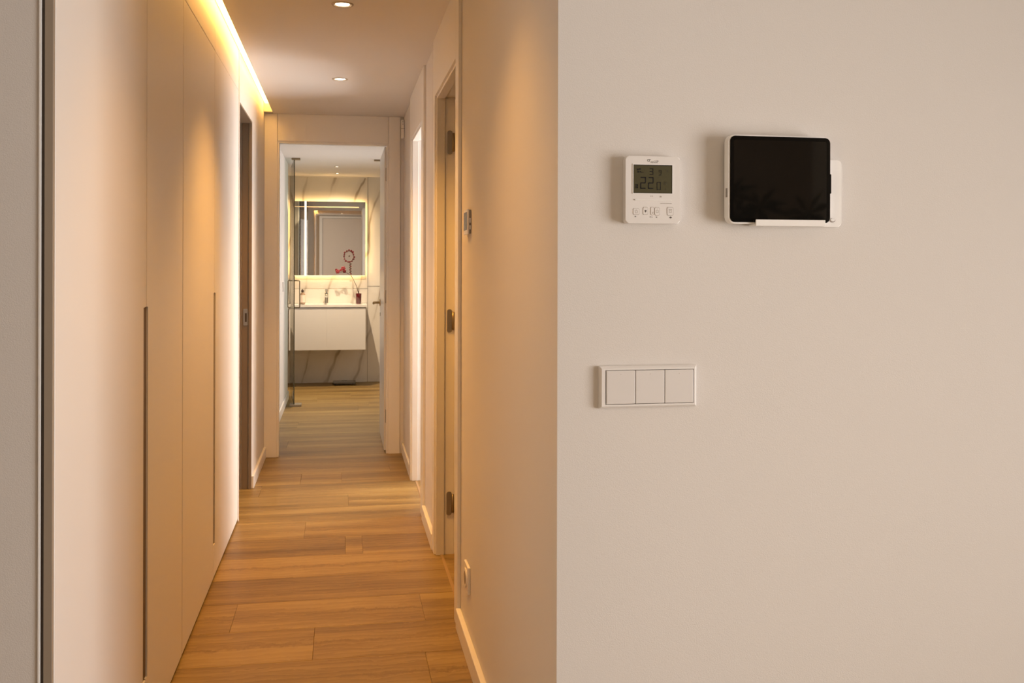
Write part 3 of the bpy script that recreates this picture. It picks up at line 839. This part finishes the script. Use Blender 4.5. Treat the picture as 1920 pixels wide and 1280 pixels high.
ringp = [(rc[0] + 0.052 * math.cos(a), vy + 0.006 * math.sin(2 * a), rc[2] + 0.060 * math.sin(a)) for a in [(-PI / 2 + 2 * PI * i / 28) for i in range(28)]]
tube('ring_stem', ringp, 0.0022, 'stem', og, 6)
def blossom(c, r, mat, par, seed):
    rn = random.Random(seed)
    bm = bmesh.new()
    a0 = rn.random() * 6
    for i in range(5):
        a = a0 + 2 * PI * i / 5
        add_ball(bm, (c[0] + r * .55 * math.cos(a), c[1] + rn.uniform(-.2, .2) * r, c[2] + r * .55 * math.sin(a)), r * .52, 1, .45, 1, 1)
    add_ball(bm, (c[0], c[1] - r * .35, c[2]), r * .28, 1, 1, 1, 1)
    return link('blossom', bm, mat, par, True)
for i in range(15):
    a = -PI / 2 + 2 * PI * (i + .5) / 15 + random.uniform(-.08, .08)
    rr = random.uniform(.95, 1.08)
    blossom((rc[0] + 0.054 * rr * math.cos(a), vy + random.uniform(-.008, .004), rc[2] + 0.062 * rr * math.sin(a)), random.uniform(.008, .013), 'petal', og, i)
for i in range(9):
    z = cz1 + 0.325 + 0.013 * i
    blossom((vx - 0.086 + (-1) ** i * 0.005, vy - 0.003, z), 0.0075, 'stem' if i % 3 else 'petal', og, 40 + i)
blossom((rc[0] + .004, vy, rc[2] + .002), 0.008, 'stem', og, 77)
tube('side_stem', [(vx - 0.066, vy, cz1 + 0.28), (vx - 0.10, vy - .01, cz1 + 0.318), (vx - 0.15, vy - .015, cz1 + 0.345), (vx - 0.20, vy - .015, cz1 + 0.338)], 0.0018, 'stem', og, 6)
for i, (dx, z, r_, m_) in enumerate(((-0.163, 1.245, .026, 'petal_p'), (-0.150, 1.215, .020, 'petal'), (-0.19, 1.228, .014, 'petal_p'), (-0.222, 1.212, .024, 'petal_p'), (-0.238, 1.232, .013, 'petal'))):
    blossom((vx + dx, vy - .018, z), r_, m_, og, 90 + i)

# mirror with halo light
mi = thing('lit_mirror', 'rectangular bathroom mirror with warm halo light above the washbasin', 'mirror', (-0.146, YB - 0.06, 1.17))
MX0, MX1, MZ0, MZ1 = -0.545, 0.252, 1.169, 1.972
MYF, MYB = YB - 0.070, YB - 0.064
mg = box('mirror_glass', MX0, MX1, MYF, MYB, MZ0, MZ1, 'mirror', mi, bev=0.0015, seg=1)
box('back_box', MX0 + 0.03, MX1 - 0.03, MYB, YB - 0.022, MZ0 + 0.03, MZ1 - 0.03, 'alu', mi)
for nm, b in (('t', (MX0 + 0.02, MX1 - 0.02, MYB + 0.005, MYB + 0.025, MZ1 - 0.03, MZ1 - 0.014)), ('b', (MX0 + 0.02, MX1 - 0.02, MYB + 0.005, MYB + 0.025, MZ0 + 0.014, MZ0 + 0.03)),
              ('l', (MX0 + 0.014, MX0 + 0.03, MYB + 0.005, MYB + 0.025, MZ0 + 0.02, MZ1 - 0.02)), ('r', (MX1 - 0.03, MX1 - 0.014, MYB + 0.005, MYB + 0.025, MZ0 + 0.02, MZ1 - 0.02))):
    box('halo_light', *b, 'mled', mi)
box('light_band', -0.399, -0.377, MYF - 0.001, MYF + 0.002, MZ0, MZ1, 'mband', mg)
box('light_band', -0.512, 0.184, MYF - 0.001, MYF + 0.002, 1.908, 1.918, 'mband2', mg)

# glass shower door with pull handle
gd = thing('glass_shower_door', 'clear frameless glass shower door standing open, with slim pull handle', 'glass door', (-0.43, 8.85, 0.02))
gx, gy, hx, hy = -0.424, 8.80, -0.492, 9.52
dn = Vector((hx - gx, hy - gy, 0)).normalized(); pn = Vector((-dn.y, dn.x, 0))
def slab(name, s0, s1, th_, z0, z1, mat, par):
    bm = bmesh.new()
    p0 = Vector((gx, gy, 0))
    pts = [p0 + dn * s0 + pn * th_ / 2, p0 + dn * s1 + pn * th_ / 2, p0 + dn * s1 - pn * th_ / 2, p0 + dn * s0 - pn * th_ / 2]
    add_prism(bm, [(p.x, p.y) for p in pts], 'Z', z0, z1)
    return link(name, bm, mat, par)
leaf = slab('glass_leaf', 0.004, 0.72, 0.008, 0.022, 2.236, 'glass', gd)
slab('polished_edge', 0.0, 0.004, 0.009, 0.022, 2.236, 'glassedge', leaf)
for sgn in (1, -1):
    q = Vector((gx, gy, 0)) + dn * 0.05
    def off(d, z): v = q - pn * d * sgn; return (v.x, v.y, z)
    tube('pull_handle', [off(0.004, 1.14), off(0.046, 1.14), off(0.052, 1.134), off(0.052, 0.90), off(0.046, 0.894), off(0.004, 0.894)], 0.0055, 'bronze', gd, 10)
box('floor_plate', -0.462, -0.358, 8.79, 8.90, 0.0, 0.022, 'steel', gd, bev=0.002)
box('ceiling_plate', -0.450, -0.374, 8.79, 8.86, ZB - 0.016, ZB, 'bronze', gd, bev=0.002)
cp = tag(box('ceiling_bracket', 0.290, 0.352, 8.78, 8.84, ZB - 0.012, ZB, 'bronze', bev=0.002), 'small dark metal bracket on the bathroom ceiling above the open door', 'bracket')

sc = thing('bathroom_scale', 'flat dark grey bathroom scale on the floor under the vanity', 'scale', (0.03, 10.42, 0))
prism('platform', rrect(-0.092, 0.150, 10.30, YB - 0.05, 0.02), 'Z', 0.012, 0.026, 'scale', sc, bev=0.002)
for x in (-0.06, 0.118):
    for y in (10.335, YB - 0.085):
        lathe('foot', [(0, 0), (0.014, 0), (0.014, 0.012), (0, 0.012)], x, y, 'cap', sc, n=12)
box('display', 0.0, 0.06, 10.47, 10.50, 0.0255, 0.0268, 'lcd', sc)

# ------------------------------------------------------------------ plant in the living room, seen mirrored in the tablet
pp = thing('potted_palm', 'dark leafy palm plant mirrored in the black tablet screen', 'plant', (2.52, -2.05, 0))
lathe('pot', [(0, 0), (0.15, 0), (0.19, 0.30), (0.20, 0.34), (0.18, 0.34), (0.17, 0.28), (0, 0.28)], 2.52, -2.05, 'pot', pp)
rp = random.Random(3)
for i in range(13):
    a = 2 * PI * i / 13 + rp.uniform(-.2, .2)
    h = rp.uniform(0.75, 1.55); rr_ = rp.uniform(0.18, 0.5)
    top = Vector((2.52 + rr_ * math.cos(a), -2.05 + rr_ * math.sin(a) * 0.8, 0.25 + h))
    mid = Vector((2.52 + rr_ * .3 * math.cos(a), -2.05 + rr_ * .3 * math.sin(a), 0.25 + h * .6))
    fr_ = tube('frond_stem', [(2.52, -2.05, 0.25), mid, top], 0.008, 'leaf', pp, 6, r_end=0.004)
    for q in range(9):
        b_ = 2 * PI * q / 9 + rp.uniform(-.15, .15)
        ln = rp.uniform(0.16, 0.24)
        u = Vector((math.cos(b_) * .9, math.sin(b_) * .5, math.sin(b_) * .75 - 0.15)).normalized()
        v = u.cross(Vector((0.3, 1, 0.2))).normalized() * 0.022
        bm = bmesh.new()
        n_ = u.cross(v).normalized() * 0.0015
        tips = [top, top + u * ln * .45 + v, top + u * ln + Vector((0, 0, -0.03)), top + u * ln * .45 - v]
        va_ = [bm.verts.new(p + n_) for p in tips]; vb_ = [bm.verts.new(p - n_) for p in tips]
        bm.faces.new(va_); bm.faces.new(vb_)
        for k in range(4): bm.faces.new((va_[k], va_[(k + 1) % 4], vb_[(k + 1) % 4], vb_[k]))
        link('leaf', bm, 'leaf', fr_)
